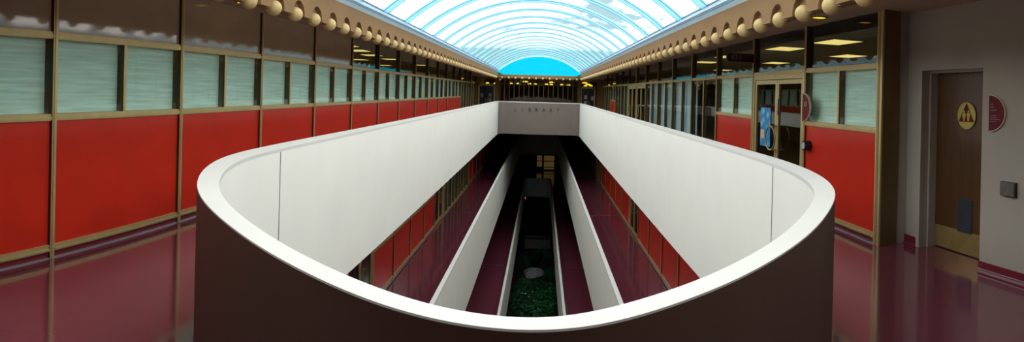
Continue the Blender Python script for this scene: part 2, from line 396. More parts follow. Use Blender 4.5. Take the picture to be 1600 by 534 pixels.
# ------------------------------------------------------------------ glazed corridor walls
LGRID = [1.45, 3.47, 5.42, 7.40, 9.42, 11.45, 13.46, 15.50, 17.55, 19.58, 21.62, 23.62, 25.64, 27.66, 29.68, 31.70, 33.72]
RGRID = [5.47, 7.36, 9.42, 11.56, 13.60, 15.70, 17.74, 19.85, 21.90, 23.95, 26.0, 28.05, 30.1, 32.1, 34.1]
def bay(side, y0, y1, zb, ztop, kind, label, cat, group, transom='clear', xw=None, blind='curtain', lite=False):
    """one bay of the wall; side -1 left, +1 right; kind 'red', 'tall' or 'door'. Its post stands at the near end."""
    X = xw if xw is not None else (XL if side < 0 else XR)
    def bx(mb, d0, d1, a, b, z0, z1, mi=0): mb.box(X + side * d0, X + side * d1, a, b, zb + z0, zb + z1, mi); return mb   # d>0 goes into the wall
    H = ztop - zb
    t = thing('double_door' if kind == 'door' else 'storefront_bay', label, cat, (X, (y0 + y1) / 2, zb), group, 'thing')
    a, b = y0 + .03, y1 - .03
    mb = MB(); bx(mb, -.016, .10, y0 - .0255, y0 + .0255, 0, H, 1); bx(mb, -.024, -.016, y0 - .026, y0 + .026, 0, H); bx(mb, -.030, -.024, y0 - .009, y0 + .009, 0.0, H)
    mb.build('post', [M['gold'], M['bronze']], t)  # gold front cap; body sides take the colour with painted shade
    TR0, TR1 = 2.00, 2.065
    mb = MB(); bx(mb, -.012, .09, a, b, TR0, TR1); bx(mb, -.022, .0, a, b, TR0 + .012, TR1 - .026); mb.build('transom_rail', M['gold'], t)
    mb = MB(); bx(mb, .030, .036, a, b, TR1, H); mb.build('transom_pane', M['clear'], t)
    if transom == 'backed':
        mb = MB(); bx(mb, .015, .029, a, b, TR1, H); mb.build('transom_blind', M['backing'], t)
    ym = (a + b) / 2
    if kind == 'red':
        mb = MB(); bx(mb, .0, .05, a, b, 0, .062); mb.build('plinth', M['plinth'], t)
        mb = MB(); bx(mb, -.018, .0, a, b, 0, .010); mb.build('floor_strip', M['steel'], t)
        mb = MB(); bx(mb, -.015, .09, a, b, .062, .125); bx(mb, -.026, .0, a, b, .074, .092); mb.build('bottom_rail', M['gold'], t)
        mb = MB(); bx(mb, .008, .09, a, b, .125, 1.258); mb.build('red_panel', M['red'], t)
        mb = MB(); bx(mb, -.012, .09, a, b, 1.258, 1.32); bx(mb, -.022, .0, a, b, 1.27, 1.296); mb.build('sill_rail', M['gold'], t)
        if not lite or True:
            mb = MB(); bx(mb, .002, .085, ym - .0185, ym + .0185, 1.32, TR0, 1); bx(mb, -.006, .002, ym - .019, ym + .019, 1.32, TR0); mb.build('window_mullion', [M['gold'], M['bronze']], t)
            for p, q in ((a, ym - .022), (ym + .022, b)):
                mb = MB(); bx(mb, .010, .016, p, q, 1.32, TR0); mb.build('window_pane', M['glass'], t)
        mb = MB(); bx(mb, .092, .10, a, b, 1.2, 2.03); mb.build('blind', M[blind], t)
    elif kind == 'tall':
        mb = MB(); bx(mb, -.012, .09, a, b, .0, .07); mb.build('bottom_rail', M['gold'], t)
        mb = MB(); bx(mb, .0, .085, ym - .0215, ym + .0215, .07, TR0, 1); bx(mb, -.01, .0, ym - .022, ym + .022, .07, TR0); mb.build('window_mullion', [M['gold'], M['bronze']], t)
        for p, q in ((a, ym - .025), (ym + .025, b)):
            mb = MB(); bx(mb, .018, .024, p, q, .07, TR0); mb.build('window_pane', M['glass'], t)
        if blind:
            # folded drape
            n = 60; mb = MB(); pr = []
            for k in range(n + 1):
                y = a + (b - a) * k / n; d = .15 + .025 * math.sin(k * 1.35)
                pr.append((X + side * d, y))
            for k in range(n):
                (xa, ya), (xb, yb) = pr[k], pr[k + 1]
                mb.quad([(xa, ya, zb + .03), (xb, yb, zb + .03), (xb, yb, zb + 2.02), (xa, ya, zb + 2.02)])
            mb.build('drape', M[blind], t)
    else:
        mb = MB(); bx(mb, -.016, .10, a, a + .05, 0, TR0); bx(mb, -.016, .10, b - .05, b, 0, TR0); bx(mb, -.014, .098, a + .05, b - .05, 1.93, TR0)
        mb.build('door_frame', M['gold'], t)
        for w, (p, q) in enumerate(((a + .055, ym - .004), (ym + .004, b - .055))):
            mb = MB(); bx(mb, .0, .05, p, p + .062, .02, 1.92); bx(mb, .0, .05, q - .062, q, .02, 1.92); bx(mb, .002, .048, p + .062, q - .062, .02, .16); bx(mb, .002, .048, p + .062, q - .062, 1.855, 1.92)
            leaf = mb.build('door_leaf', M['gold'], t)
            mb = MB(); bx(mb, .02, .028, p + .062, q - .062, .16, 1.855); mb.build('glass_pane', M['dark_glass'], leaf)
            # half ring pull, the two halves closing to a circle over the meeting stiles
            s = -1 if w == 0 else 1; pts = []
            for k in range(13):
                an = -PI / 2 + PI * k / 12
                pts.append((X - side * .10, ym + s * (.004 + .185 * math.cos(an)), zb + 1.0 + .185 * math.sin(an)))
            mb = MB(); mb.tube(pts, .0125, 8)
            for zz in (-.185, .185):
                mb.tube([(X - side * .10, ym + s * .012, zb + 1.0 + zz), (X + side * .005, ym + s * .030, zb + 1.0 + zz)], .011, 8)
            h = mb.build('pull_handle', M['brass'], leaf, True)
    return t
PL = 'storefront bays of the left gallery wall'; PRG = 'storefront bays of the right gallery wall'
for i in range(len(LGRID) - 1):
    y0, y1 = LGRID[i], LGRID[i + 1]
    red = i < 13
    if i == 0: lb = 'red panelled storefront bay cut off by the left edge of the photo'
    elif red: lb = f'{nth(i)} whole red panelled bay of the left gallery wall counted from the viewer'
    else: lb = f'{"nearer middle further".split()[i - 13]} of three dim glazed bays beyond the last red panel on the left'
    bay(-1, y0, y1, 0., CE, 'red' if red else 'tall', lb, 'storefront bay', PL, 'backed' if i < 5 else 'clear', blind='curtain' if red else 'sageblind')
RK = ['red', 'door', 'red', 'tall', 'tall', 'tall', 'tall', 'door', 'door', 'tall', 'tall', 'red', 'tall', 'tall']
RLAB = ['red panelled bay beside the dark bronze end post, right of the glass double doors',
        'gold framed glass double door with ring pulls under the 421 sign, nearest on the right',
        'red panelled bay just left of the poster door on the right',
        'tall glazed bay touching the red panelled bay left of the poster door', 'second tall glazed bay left from the red bay on the right wall',
        'tall glazed bay third left from the red bay on the right wall', 'tall bay with pale blue drapes right of the far glass doors',
        'nearer of the two far glass double doors on the right wall', 'further of the two far glass double doors on the right wall',
        'sage blinded glass bay just beyond the far right doors', 'second sage blinded glass bay beyond the far right doors',
        'small distant red panelled bay near the far end of the right wall', 'dim glazed bay past the distant red panel on the right', 'last dim glazed bay at the far end of the right wall']
for i, k in enumerate(RK):
    bl = {3: None, 4: 'drape', 5: 'drape', 6: 'drape', 9: 'sageblind', 10: 'sageblind', 12: 'sageblind', 13: 'sageblind'}.get(i, 'curtain')
    d = bay(1, RGRID[i], RGRID[i + 1], 0., CE, k, RLAB[i], 'glass door' if k == 'door' else 'storefront bay', PRG if k != 'door' else 'glass double doors of the right gallery wall', blind=bl)
# middle storey
L3 = [7.4, 9.42, 11.42, 13.40, 15.42, 17.45, 19.48, 21.5, 23.5, 25.5, 27.5, 29.5, 31.5, 33.5, 35.5, 37.5, 39.5]
LK = ['red', 'red', 'door', 'red', 'red', 'red', 'red', 'door', 'tall', 'tall', 'tall', 'tall', 'red', 'red', 'red', 'red']
tall = red = 0
for i, k in enumerate(LK):
    if i == 0: continue
    if k == 'door': lb = 'glass double door with ring pull on the left of the storey below, nearest' if i == 2 else 'distant glass double door on the left of the storey below'
    elif i == 1: lb = 'red panelled bay before the nearest door, left of the storey below'
    elif k == 'tall': tall += 1; lb = f'{nth(tall)} glazed bay past the distant door on the left of the storey below'
    elif i < 7: red += 1; lb = f'{nth(red)} red panelled bay past the ring pull door, left of the storey below'
    else: lb = f'{nth(i - 11)} far red bay past the glazed run, left of the storey below'
    bay(-1, L3[i], L3[i + 1], F3, BOT, k, lb, 'glass door' if k == 'door' else 'storefront bay', 'bays of the storey below on the left' if k != 'door' else 'doors of the storey below', blind='sageblind' if k == 'tall' else 'curtain')
R3 = [12.3, 14.35, 16.4, 18.45, 20.5, 22.6, 24.7, 26.8, 28.9, 31., 33.1, 35.2, 37.3]
KK = ['red', 'red', 'red', 'red', 'door', 'red', 'red', 'red', 'red', 'red', 'tall', 'tall']
a = b = c = 0
for i, k in enumerate(KK):
    if k == 'door': lb = 'glass double door between red panels, right side of the storey below'
    elif i < 4: a += 1; lb = f'{nth(a)} red panelled bay before the door, right side of the storey below'
    elif k == 'red': b += 1; lb = f'{nth(b)} red panelled bay past the door, right side of the storey below'
    else: c += 1; lb = f'{nth(c)} dim glazed bay past the last red panel, right of the storey below'
    bay(1, R3[i], R3[i + 1], F3, BOT, k, lb, 'glass door' if k == 'door' else 'storefront bay', 'bays of the storey below on the right' if k != 'door' else 'doors of the storey below', xw=3.6, blind='sageblind' if k == 'tall' else 'curtain')
mb = MB(); mb.box(XL - .14, XL - .26, YB, L3[1], F3, BOT); mb.box(XL - .14, XL - .26, L3[-1], YF, F3, BOT); struct(mb, 'wall_left', M['officewall'], 'dark left wall of the storey below', 'wall')
mb = MB(); mb.box(3.74, 3.86, YB, R3[0], F3, BOT); mb.box(3.74, 3.86, R3[-1], YF, F3, BOT); struct(mb, 'wall_right', M['officewall'], 'dark right wall of the storey below', 'wall')
mb = MB(); mb.box(XL - .14, XL - .2, YB, YF, F2, F3 - 1.0); struct(mb, 'wall_left', M['officewall'], 'dark left wall two storeys down', 'wall')
mb = MB(); mb.box(3.74, 3.8, YB, YF, F2, F3 - 1.0); struct(mb, 'wall_right', M['officewall'], 'dark right wall two storeys down', 'wall')

# ------------------------------------------------------------------ offices behind the glass
def room(name, xa, xb, ya, yb, zf, zc, lab):
    mb = MB(); mb.quad([(xa, ya, zc), (xb, ya, zc), (xb, yb, zc), (xa, yb, zc)]); struct(mb, 'ceiling', M['offceil'], f'office ceiling {lab}', 'ceiling')
    mb = MB(); mb.quad([(xa, ya, zf), (xb, ya, zf), (xb, yb, zf), (xa, yb, zf)]); struct(mb, 'floor', M['officefloor'], f'dark office carpet {lab}', 'floor')
    xo = xa if abs(xa) > abs(xb) else xb
    mb = MB(); s = .1 if xo > 0 else -.1
    mb.box(xo, xo + s, ya, yb, zf, zc); mb.box(xa, xb, ya - .1, ya, zf, zc); mb.box(xa, xb, yb, yb + .1, zf, zc)
    struct(mb, name, M['officewall'], f'dark office back wall {lab}', 'wall')
room('wall_left', -9.6, XL - .06, YB, 34.9, 0, CE, 'behind the left glazing')
room('wall_right', XR + .06, 9.4, 5.60, 34.9, 0, CE, 'behind the right glazing')
room('wall_left', -6.5, XL - .06, L3[1], L3[-1], F3, BOT, 'behind the left glazing one storey down')
room('wall_right', 3.67, 6.2, R3[0], R3[-1], F3, BOT, 'behind the right glazing one storey down')
def troffer(x, y, lab, grp, z=CE):
    t = thing('ceiling_light', lab, 'ceiling light', (x, y, z), grp)
    w, l = .30, .46
    mb = MB(); mb.box(x - w, x + w, y - l, y + l, z - .006, z - .002); mb.build('diffuser', M['troffer'], t)
    mb = MB()
    for a, b, c, d in ((-w - .03, -w, -l - .03, l + .03), (w, w + .03, -l - .03, l + .03), (-w, w, -l - .03, -l), (-w, w, l, l + .03)): mb.box(x + a, x + b, y + c, y + d, z - .012, z - .001)
    mb.build('frame', M['golddark'], t)
RT = [(5.0, 8.95), (6.8, 11.6), (4.85, 10.85), (6.6, 15.4), (4.85, 16.6), (4.7, 14.0), (6.8, 21.0)]
for i, (x, y) in enumerate(RT):
    lab = ['largest glowing ceiling light behind the transom right of the doors', 'glowing ceiling light just below the largest, right of the doors', 'upper ceiling light behind the transom over the double door',
           'lower ceiling light behind the transom over the double door', 'slim ceiling light left of the 421 sign', 'short ceiling light left of the 421 sign, nearer it', 'distant deep ceiling light in the right offices'][i]
    troffer(x, y, lab, 'office ceiling lights on the right')
LT = [(-5.16, 15.5), (-5.4, 17.7), (-5.4, 20.1), (-5.3, 24.8), (-7.2, 25.6), (-6.8, 20.6), (-4.9, 13.6)]
for i, (x, y) in enumerate(LT):
    troffer(x, y, f'{nth(i + 1)} glowing ceiling light seen through the left transoms by distance' if i not in (4, 5, 6) else ['deep set far ceiling light in the left offices', 'deep set nearer ceiling light in the left offices', 'ceiling light close behind the left glazing'][i - 4], 'office ceiling lights on the left')

# ------------------------------------------------------------------ gallery ceilings, fascia, balls
BY0 = .7                                           # near edge of the skylight opening
FXL, FXR = -2.50, 2.15; ZF = 2.365; ZT = 2.68       # fascia faces, bottom and top
mb = MB()
TH = .13
mb.quad([(XL - .1, BY0 - .3, CE), (FXL - .1, BY0 - .3, CE), (FXL - .1, YE + .1, CE), (XL - .1, YE + .1, CE)])
mb.quad([(FXR + .1, BY0 - .3, CE), (4.4, BY0 - .3, CE), (4.4, YE + .1, CE), (FXR + .1, YE + .1, CE)])
mb.quad([(XL - .1, YB, CE), (4.4, YB, CE), (4.4, BY0 - .2, CE), (XL - .1, BY0 - .2, CE)])
struct(mb, 'ceiling', M['soffit'], 'brown soffit over the gallery walkways', 'ceiling')
mb = MB(); mb.quad([(XL - .1, YE + .1, 2.42), (4.4, YE + .1, 2.42), (4.4, 48, 2.42), (XL - .1, 48, 2.42)])
mb.quad([(XL - .1, YE + .1, 2.42), (4.4, YE + .1, 2.42), (4.4, YE + .1, CE), (XL - .1, YE + .1, CE)]) if False else mb.box(XL - .1, FXL - .1, YE + .1, YE + .12, 2.42, CE).box(FXR + .1, 4.4, YE + .1, YE + .12, 2.42, CE)
struct(mb, 'ceiling', M['soffit'], 'lower dark soffit in front of the library', 'ceiling')
def scallop_z(u, pitch, r=.15):
    d = abs((u + pitch / 2) % pitch - pitch / 2)
    return math.sqrt(max(0, r * r - d * d)) * 1.06 if d < r else 0.
PITCH = .503; B0 = 3.52 - 3 * PITCH
def fascia(pfun, length, phase, pitch, name, label, r=.15, zt=2.68):
    """pfun(u, depth)->(x,y); depth>0 goes back into the beam"""
    us = []; k0 = int(-phase / pitch) - 2
    n = int(length / pitch) + 4
    for k in range(k0, k0 + n):
        c = phase + k * pitch
        us += [c + r * math.cos(PI - PI * j / 10) for j in range(11)] 
    us = sorted(u for u in us if 0 < u < length); us = [0.] + us + [length]
    mb = MB()
    dn = .055
    zs = [ZF + scallop_z(u - phase, pitch, r) for u in us]
    for i in range(len(us) - 1):
        a, b = us[i], us[i + 1]
        A0 = pfun(a, 0); B0_ = pfun(b, 0); A1 = pfun(a, dn); B1 = pfun(b, dn)
        mb.quad([(*A0, zs[i]), (*B0_, zs[i + 1]), (*B0_, zt), (*A0, zt)])
        mb.quad([(*A0, zs[i]), (*B0_, zs[i + 1]), (*B1, zs[i + 1]), (*A1, zs[i])])
        # niche back, with the same scalloped soffit depth
        mb.quad([(*A1, ZF), (*B1, ZF), (*B1, zt), (*A1, zt)])
    A1, B1, A2, B2 = pfun(0, dn), pfun(length, dn), pfun(0, TH), pfun(length, TH)
    mb.quad([(*A1, ZF), (*B1, ZF), (*B2, ZF), (*A2, ZF)]); mb.quad([(*A2, ZF), (*B2, ZF), (*B2, zt), (*A2, zt)])
    A0, B0_ = pfun(0, 0), pfun(length, 0)
    mb.quad([(*A0, zt), (*B0_, zt), (*B2, zt), (*A2, zt)])
    mb.quad([(*A0, ZF), (*A0, zt), (*A2, zt), (*A2, ZF)]); mb.quad([(*B0_, ZF), (*B0_, zt), (*B2, zt), (*B2, ZF)])
    me_o = mb.build(name, M['tan'])
    return tag(me_o, label, 'fascia beam', None, 'structure')
fascia(lambda u, d: (FXL - d, BY0 + u), YE - BY0, B0 - BY0, PITCH, 'trim_1', 'tan scalloped fascia beam along the left skylight edge')
fascia(lambda u, d: (FXR + d, BY0 + u), YE - BY0, B0 - BY0, PITCH, 'trim_2', 'tan scalloped fascia beam along the right skylight edge')
FP = .385
fascia(lambda u, d: (FXL + u, YE + d), FXR - FXL, .23, FP, 'trim_3', 'tan scalloped fascia beam over the library end', .12, 2.56)
mb = MB(); mb.box(FXL - .22, FXR + .22, BY0 - .22, BY0, ZF, ZT + .1); struct(mb, 'trim_4', M['tan'], 'plain tan beam at the near end of the skylight', 'fascia beam')
BR = .076
def ball_mesh(r, back):
    # slightly long ball with a short neck at its back
    mb = MB(); prof = [(-back, r * .35), (-r * .93, r * .36)] + [(r * 1.06 * -math.cos(PI * k / 14), r * math.sin(PI * k / 14)) for k in range(2, 14)] + [(r * 1.06, .0008)]
    return mb.lathe(prof, (0, 0, 0), 'x', 24)
proto = ball_mesh(BR, .085).build('fascia_ball', M['ball'], None, True)
POFF = Vector(proto.location)
def seat_ball(o, p, a):
    o.rotation_euler = (0, 0, a); o.location = Vector(p) + Matrix.Rotation(a, 3, 'Z') @ POFF
n = int((YE - B0) / PITCH)
first = True
for s, fx, w in ((-1, FXL, 'left'), (1, FXR, 'right')):
    for i in range(n):
        o = proto if first else proto.copy()
        if not first: COL.objects.link(o)
        first = False
        seat_ball(o, (fx + s * .045, B0 + i * PITCH, ZF + .012), 0 if s < 0 else PI)
        v = i - (4 if s < 0 else 3)
        lb = f'gold ball in the {w} scalloped fascia, {nth(v + 1)} in view from the near end' if v >= 0 else f'gold ball of the {w} fascia overhead, {nth(-v)} one nearer than those in view'
        tag(o, lb, 'ball', f'gold balls along the {w} fascia')
for i in range(12):
    o = proto.copy(); COL.objects.link(o); seat_ball(o, (FXL + .23 + FP * i, YE + .045, ZF + .012), -PI / 2)
    tag(o, f'gold ball in the far fascia over the library, {nth(i + 1)} from the left', 'ball', 'gold balls along the far fascia')

# ------------------------------------------------------------------ skylight
SC_X = (FXL + FXR) / 2; SA = (FXR - FXL) / 2 - .05; SZ = ZT + .13; RISE = .83
SR = (SA * SA + RISE * RISE) / (2 * RISE); SCZ = SZ + RISE - SR; SANG = math.asin(SA / SR)
def arc(t, dr=0): a = -SANG + 2 * SANG * t; return SC_X + (SR + dr) * math.sin(a), SCZ + (SR + dr) * math.cos(a)
for s, fx, w, nm in ((-1, FXL, 'left', 'trim_5'), (1, FXR, 'right', 'trim_6')):
    mb = MB()
    # folded curb: sloping apron, raised gutter lip
    prof = [(0.0, ZT), (-.035, ZT + .045), (-.035, ZT + .06), (-.06, ZT + .075), (-.06, SZ), (.16, SZ + .05), (.25, SZ + .05), (.25, ZT)]
    mb.sweep([[(fx + s * d, y, z) for d, z in prof] for y in (BY0, YE)], False)
    struct(mb, nm, M['curb'], f'pale blue steel curb along the {w} edge of the skylight', 'skylight curb')
    mb = MB(); mb.box(fx + s * -.041, fx + s * -.030, BY0, YE, ZT + .047, ZT + .056); mb.box(fx - s * .066, fx - s * .05, BY0, YE, SZ - .012, SZ + .004)
    struct(mb, nm.replace('5', '7').replace('6', '8'), M['gasket'], f'dark blue seam line of the {w} skylight curb', 'seam')
RIBY = [8.52 + 1.353 * k for k in range(-5, 19)]
RIBY = [y for y in RIBY if y < YE - .3]
NS = 28
for i, y in enumerate(RIBY):
    t = thing('skylight_rib', f'curved pale blue skylight rib, {nth(i - 3)} in view from the near end' if i > 3 else f'skylight rib overhead, {nth(4 - i)} one nearer than those in view', 'skylight rib', (SC_X, y, SZ), 'curved ribs of the skylight')
    mb = MB(); mb.sweep([[(*(lambda p: (p[0], yy, p[1]))(arc(k / NS, d)),) for yy, d in ((y, -.02), (y + .28, -.02), (y + .28, .02), (y, .02))] for k in range(NS + 1)], False)
    mb.build('rib_pan', M['ribpan'], t, True)
    for yy in (y - .012, y + .28):
        mb = MB(); mb.sweep([[(*(lambda p: (p[0], q, p[1]))(arc(k / NS, d)),) for q, d in ((yy, -.024), (yy + .011, -.024), (yy + .011, -.014), (yy, -.014))] for k in range(NS + 1)], False)
        mb.build('edge_strip', M['gasket'], t, True)
ys = [BY0] + RIBY + [YE]
for i in range(len(ys) - 1):
    a = ys[i] + (.28 if i else 0); b = ys[i + 1]
    t = thing('skylight_section', f'curved glazed skylight section, {nth(i - 3)} in view from the near end' if i > 3 else f'glazed skylight section overhead, {nth(4 - i)} one nearer than those in view', 'skylight section', (SC_X, (a + b) / 2, SZ), 'curved glazed sections of the skylight')
    mb = MB()
    mb.sweep([[(*(lambda p: (p[0], q, p[1]))(arc(k / NS, d)),) for q, d in ((a, 0.), (b, 0.))] for k in range(NS + 1)], False, cap=False)
    mb.build('glass_pane', M['sky_panel'], t, True)
    for x in (SC_X - SA, SC_X + SA):
        mb = MB(); mb.box(x - .012, x + .012, a, b, SZ - .004, SZ + .014); mb.build('gasket', M['gasket'], t)
# glazed end of the vault
t = thing('skylight_end_window', 'cyan arched end window of the skylight over the library', 'window', (SC_X, YE + .05, SZ))
mb = MB(); poly = [arc(k / NS) for k in range(NS + 1)] + [(SC_X + SA, 2.56), (SC_X - SA, 2.56)]
mb.prism(poly, lambda u, v, s: (u, YE + .05 + .01 * s, v)); mb.build('glass_pane', M['end_panel'], t)
mb = MB(); mb.sweep([[(*(lambda p: (p[0], q, p[1]))(arc(k / NS, d)),) for q, d in ((YE - .02, -.05), (YE + .10, -.05), (YE + .10, .03), (YE - .02, .03))] for k in range(NS + 1)], False)
mb.build('frame', M['curb'], t, True)
mb = MB(); mb.prism([arc(k / NS) for k in range(NS + 1)] + [(SC_X + SA, ZT), (SC_X - SA, ZT)], lambda u, v, s: (u, BY0 - .02 + .02 * s, v))
struct(mb, 'wall_near', M['tan'], 'tan gable closing the near end of the skylight', 'wall')
# corridor downlights
def downlight(x, y, z, lab, grp, r=.085, m='downlight'):
    t = thing('downlight', lab, 'ceiling light', (x, y, z), grp)
    mb = MB(); mb.lathe([(-.004, r), (-.008, r)], (x, y, z), 'z', 20); mb.build('lamp_disc', M[m], t)
    mb = MB(); mb.tube([(x + (r + .012) * math.cos(2 * PI * k / 20), y + (r + .012) * math.sin(2 * PI * k / 20), z - .006) for k in range(20)], .010, 6, True); mb.build('trim_ring', M['golddark'], t, True)
downlight(3.32, 6.40, CE, 'amber round downlight beside the gold balls at upper right', 'round ceiling downlights')
downlight(-3.62, 6.31, CE, 'amber round downlight beside the gold balls at upper left', 'round ceiling downlights')
for i, (x, y) in enumerate(((-3.5, 33.4), (-2.75, 33.7), (2.35, 33.4), (3.0, 33.7), (3.35, 33.2))):
    lab = ['leftmost amber downlight before the far left doors', 'amber downlight at the inner corner before the far left doors', 'amber downlight at the inner corner before the far right doors',
           'middle amber downlight before the far right doors', 'rightmost amber downlight before the far right doors'][i]
    downlight(x, y, 2.42, lab, 'far end downlights', .13)
for i, y in enumerate((13.0, 19.5, 26.)):
    downlight(2.95, y, CE, f'{nth(i + 1)} faint downlight along the right walkway past the 421 sign', 'walkway downlights on the right', .07, 'dimlight')
    downlight(-3.25, y, CE, f'{nth(i + 1)} faint downlight along the left walkway past the upper left one', 'walkway downlights on the left', .07, 'dimlight')

# ------------------------------------------------------------------ far end: library front, doors, piers
t = thing('library_storefront', 'dark glazed library front above the taupe end wall', 'storefront', (-.2, YFAR, 0))
X0, X1 = -2.55, 2.17; NP = 16
for k in range(NP + 1):
    x = X0 + (X1 - X0) * k / NP; mb = MB(); mb.box(x - .025, x + .025, YFAR - .05, YFAR + .05, 0, 2.42); mb.build('post', M['golddark'], t)
for k in range(NP):
    a = X0 + (X1 - X0) * k / NP + .025; b = X0 + (X1 - X0) * (k + 1) / NP - .025
    mb = MB(); mb.box(a, b, YFAR, YFAR + .01, .05, 2.42); mb.build('glass_pane', M['clear'], t)
mb = MB(); mb.box(X0, X1, YFAR - .04, YFAR + .04, 2.0, 2.06); mb.box(X0, X1, YFAR - .04, YFAR + .04, 0, .07); mb.build('rail', M['golddark'], t)
for k, (x, lab) in enumerate(((-2.70, 'brown pier between the far left doors and the library front'), (2.28, 'brown pier between the library front and the far right doors'))):
    mb = MB(); mb.box(x - .13, x + .10, YFAR - .15, YFAR + .15, 0, 2.42); struct(mb, 'pillar', M['tan'], lab, 'pillar')
def far_door(xa, xb, lab):
    t = thing('double_door', lab, 'door', ((xa + xb) / 2, YFAR, 0), 'dark double doors at the walkway ends', 'thing')
    mb = MB(); mb.box(xa - .09, xa, YFAR - .08, YFAR + .08, 0, 2.0); mb.box(xb, xb + .09, YFAR - .08, YFAR + .08, 0, 2.0); mb.box(xa - .09, xb + .09, YFAR - .08, YFAR + .08, 1.90, 2.02)
    mb.build('door_frame', M['gold'], t)
    xm = (xa + xb) / 2
    for p, q in ((xa, xm - .005), (xm + .005, xb)):
        mb = MB(); mb.box(p, q, YFAR - .03, YFAR + .03, .01, 1.90); l = mb.build('door_leaf', M['darkdoor'], t)
        mb = MB(); mb.box((xm - .08) if q < xm else (xm + .05), (xm - .05) if q < xm else (xm + .08), YFAR - .09, YFAR - .03, .85, 1.15); h = mb.build('handle', M['brass'], l)
    mb = MB(); mb.box(xa - .09, xb + .09, YFAR, YFAR + .01, 2.02, 2.42); mb.build('transom_pane', M['clear'], t)
far_door(-3.76, -2.90, 'dark double door with notices at the far end of the left walkway')
far_door(2.42, 3.16, 'dark double door with notices at the far end of the right walkway')
for x, z, w, h, mt, lab in ((-3.62, 1.33, .16, .26, 'papergrey', 'pale notice on the left leaf of the far left door'), (-3.12, 1.36, .17, .22, 'papergrey', 'upper notice on the right leaf of the far left door'), (-3.12, 1.05, .17, .24, 'papergrey', 'lower notice on the right leaf of the far left door'),
                            (2.66, 1.38, .16, .24, 'paper', 'upper notice on the left leaf of the far right door'), (2.66, 1.02, .16, .22, 'paper', 'lower notice on the left leaf of the far right door'), (3.07, 1.32, .15, .24, 'paper', 'notice on the right leaf of the far right door')):
    mb = MB(); mb.box(x - w / 2, x + w / 2, YFAR - .036, YFAR - .031, z - h / 2, z + h / 2); tag(mb.build('notice', M[mt]), lab, 'notice', 'paper notices on the far doors')
mb = MB(); mb.box(XL - .1, -3.89, YFAR - .05, YFAR + .05, 0, 2.42); mb.box(3.33, 4.4, YFAR - .05, YFAR + .05, 0, 2.42); struct(mb, 'wall_far', M['tan'], 'narrow tan wall strips beside the far doors', 'wall')
mb = MB(); mb.box(XL - .1, 4.4, 47.9, 48, 0, 2.42); mb.box(XL - .2, XL - .1, 34.9, 48, 0, 2.7); mb.box(4.4, 4.5, 34.9, 48, 0, 2.7); struct(mb, 'wall_back', M['officewall'], 'dark back wall inside the library', 'wall')
def pendant(x, y, z, lab, grp, k=1.):
    t = thing('pendant_lamp', lab, 'pendant lamp', (x, y, z), grp)
    mb = MB(); mb.lathe([(.0, .10 * k), (.02, .12 * k), (.05, .12 * k), (.08, .07 * k), (.09, .02)], (x, y, z), 'z', 16); mb.build('lamp_shade', M['downlight'], t, True)
    mb = MB(); mb.tube([(x, y, z + .09), (x, y, 2.42)], .008, 6); mb.build('cord', M['black'], t)
for i, (x, y) in enumerate(((-3.7, 39.), (-3.2, 39.5), (-2.05, 38.), (-1.55, 37.6), (-.80, 37.), (-.45, 37.8), (.30, 37.4), (.62, 38.), (1.30, 37.2), (1.75, 37.9), (2.55, 39.), (3.0, 39.6), (3.25, 38.2))):
    pendant(x, y, 2.09, f'{nth(i + 1)} amber pendant lamp from the left behind the far glazing', 'amber pendants behind the far glazing')
for x, y, z, lab in ((-1.08, 37.2, 2.22, 'large amber pendant high behind the library glass, left of its middle'), (.62, 37.0, 2.22, 'large amber pendant high behind the library glass, right of its middle'), (2.72, 36.6, 2.24, 'large amber pendant over the far right doors'), (3.02, 37.6, 2.16, 'large amber pendant behind the far right doors, lower right'), (-2.78, 36.4, 2.30, 'large amber pendant high at the right of the far left doors')):
    pendant(x, y, z, lab, 'large amber pendants at the far end', 1.45)
# near door signs and fittings on the right wall
# ------------------------------------------------------------------ 421 blade sign and its far companions
M['letterpale'] = paint('dull mauve lettering', (.26, .19, .20), .5, var=.05)
def blade(y, xa, z, lab, txt=None):
    """board standing out from the wall over the walkway, rounded at its free end"""
    xb = XR - .02; h = .072
    t = thing('blade_sign', lab, 'sign', ((xa + xb) / 2, y, z), 'maroon blade signs of the right wall')
    poly = [(xb, h), (xb, -h)] + [(xa + h - h * math.sin(PI * k / 12), -h * math.cos(PI * k / 12)) for k in range(13)]
    mb = MB(); mb.prism(poly, lambda u, v, s: (u, y - .015 + .03 * s, z + v)); mb.build('sign_board', M['maroondk'], t)
    mb = MB(); mb.box(xb - .006, xb + .02, y - .028, y + .028, z - .085, z + .085); mb.build('bracket', M['golddark'], t)
    if txt: text('lettering', txt, .125, M['letterpale'], frame((1, 0, 0), (0, 0, 1), (xa + .075, y - .017, z + .002)), t, .002, 'LEFT', 1.15)
blade(9.40, 3.10, 2.315, 'dark maroon blade sign lettered 421 left of the double door', '421')
blade(22.9, 2.90, 2.31, 'nearer of the two distant maroon blade signs on the right')
blade(27.9, 3.05, 2.31, 'further of the two distant maroon blade signs on the right')
def half_disc(x, ye, z, r, depth, lab, rim, sx=1.):
    """flat edge at ye, curve bulging towards the viewer (-y)"""
    t = thing('half_disc_sign', lab, 'sign', (x, ye, z), 'maroon half disc signs')
    def sh(rr, o=0): return [(ye - o, -rr)] + [(ye - o - rr * sx * math.sin(PI * k / 24), -rr * math.cos(PI * k / 24)) for k in range(1, 24)] + [(ye - o, rr)]
    mb = MB(); mb.prism(sh(r), lambda u, v, s: (x - depth * s, u, z + v)); mb.build('rim', M[rim], t)
    mb = MB(); mb.prism(sh(r - .009, .002), lambda u, v, s: (x - depth - .003 * s, u, z + v)); mb.build('sign_face', M['maroon'], t)
    return t
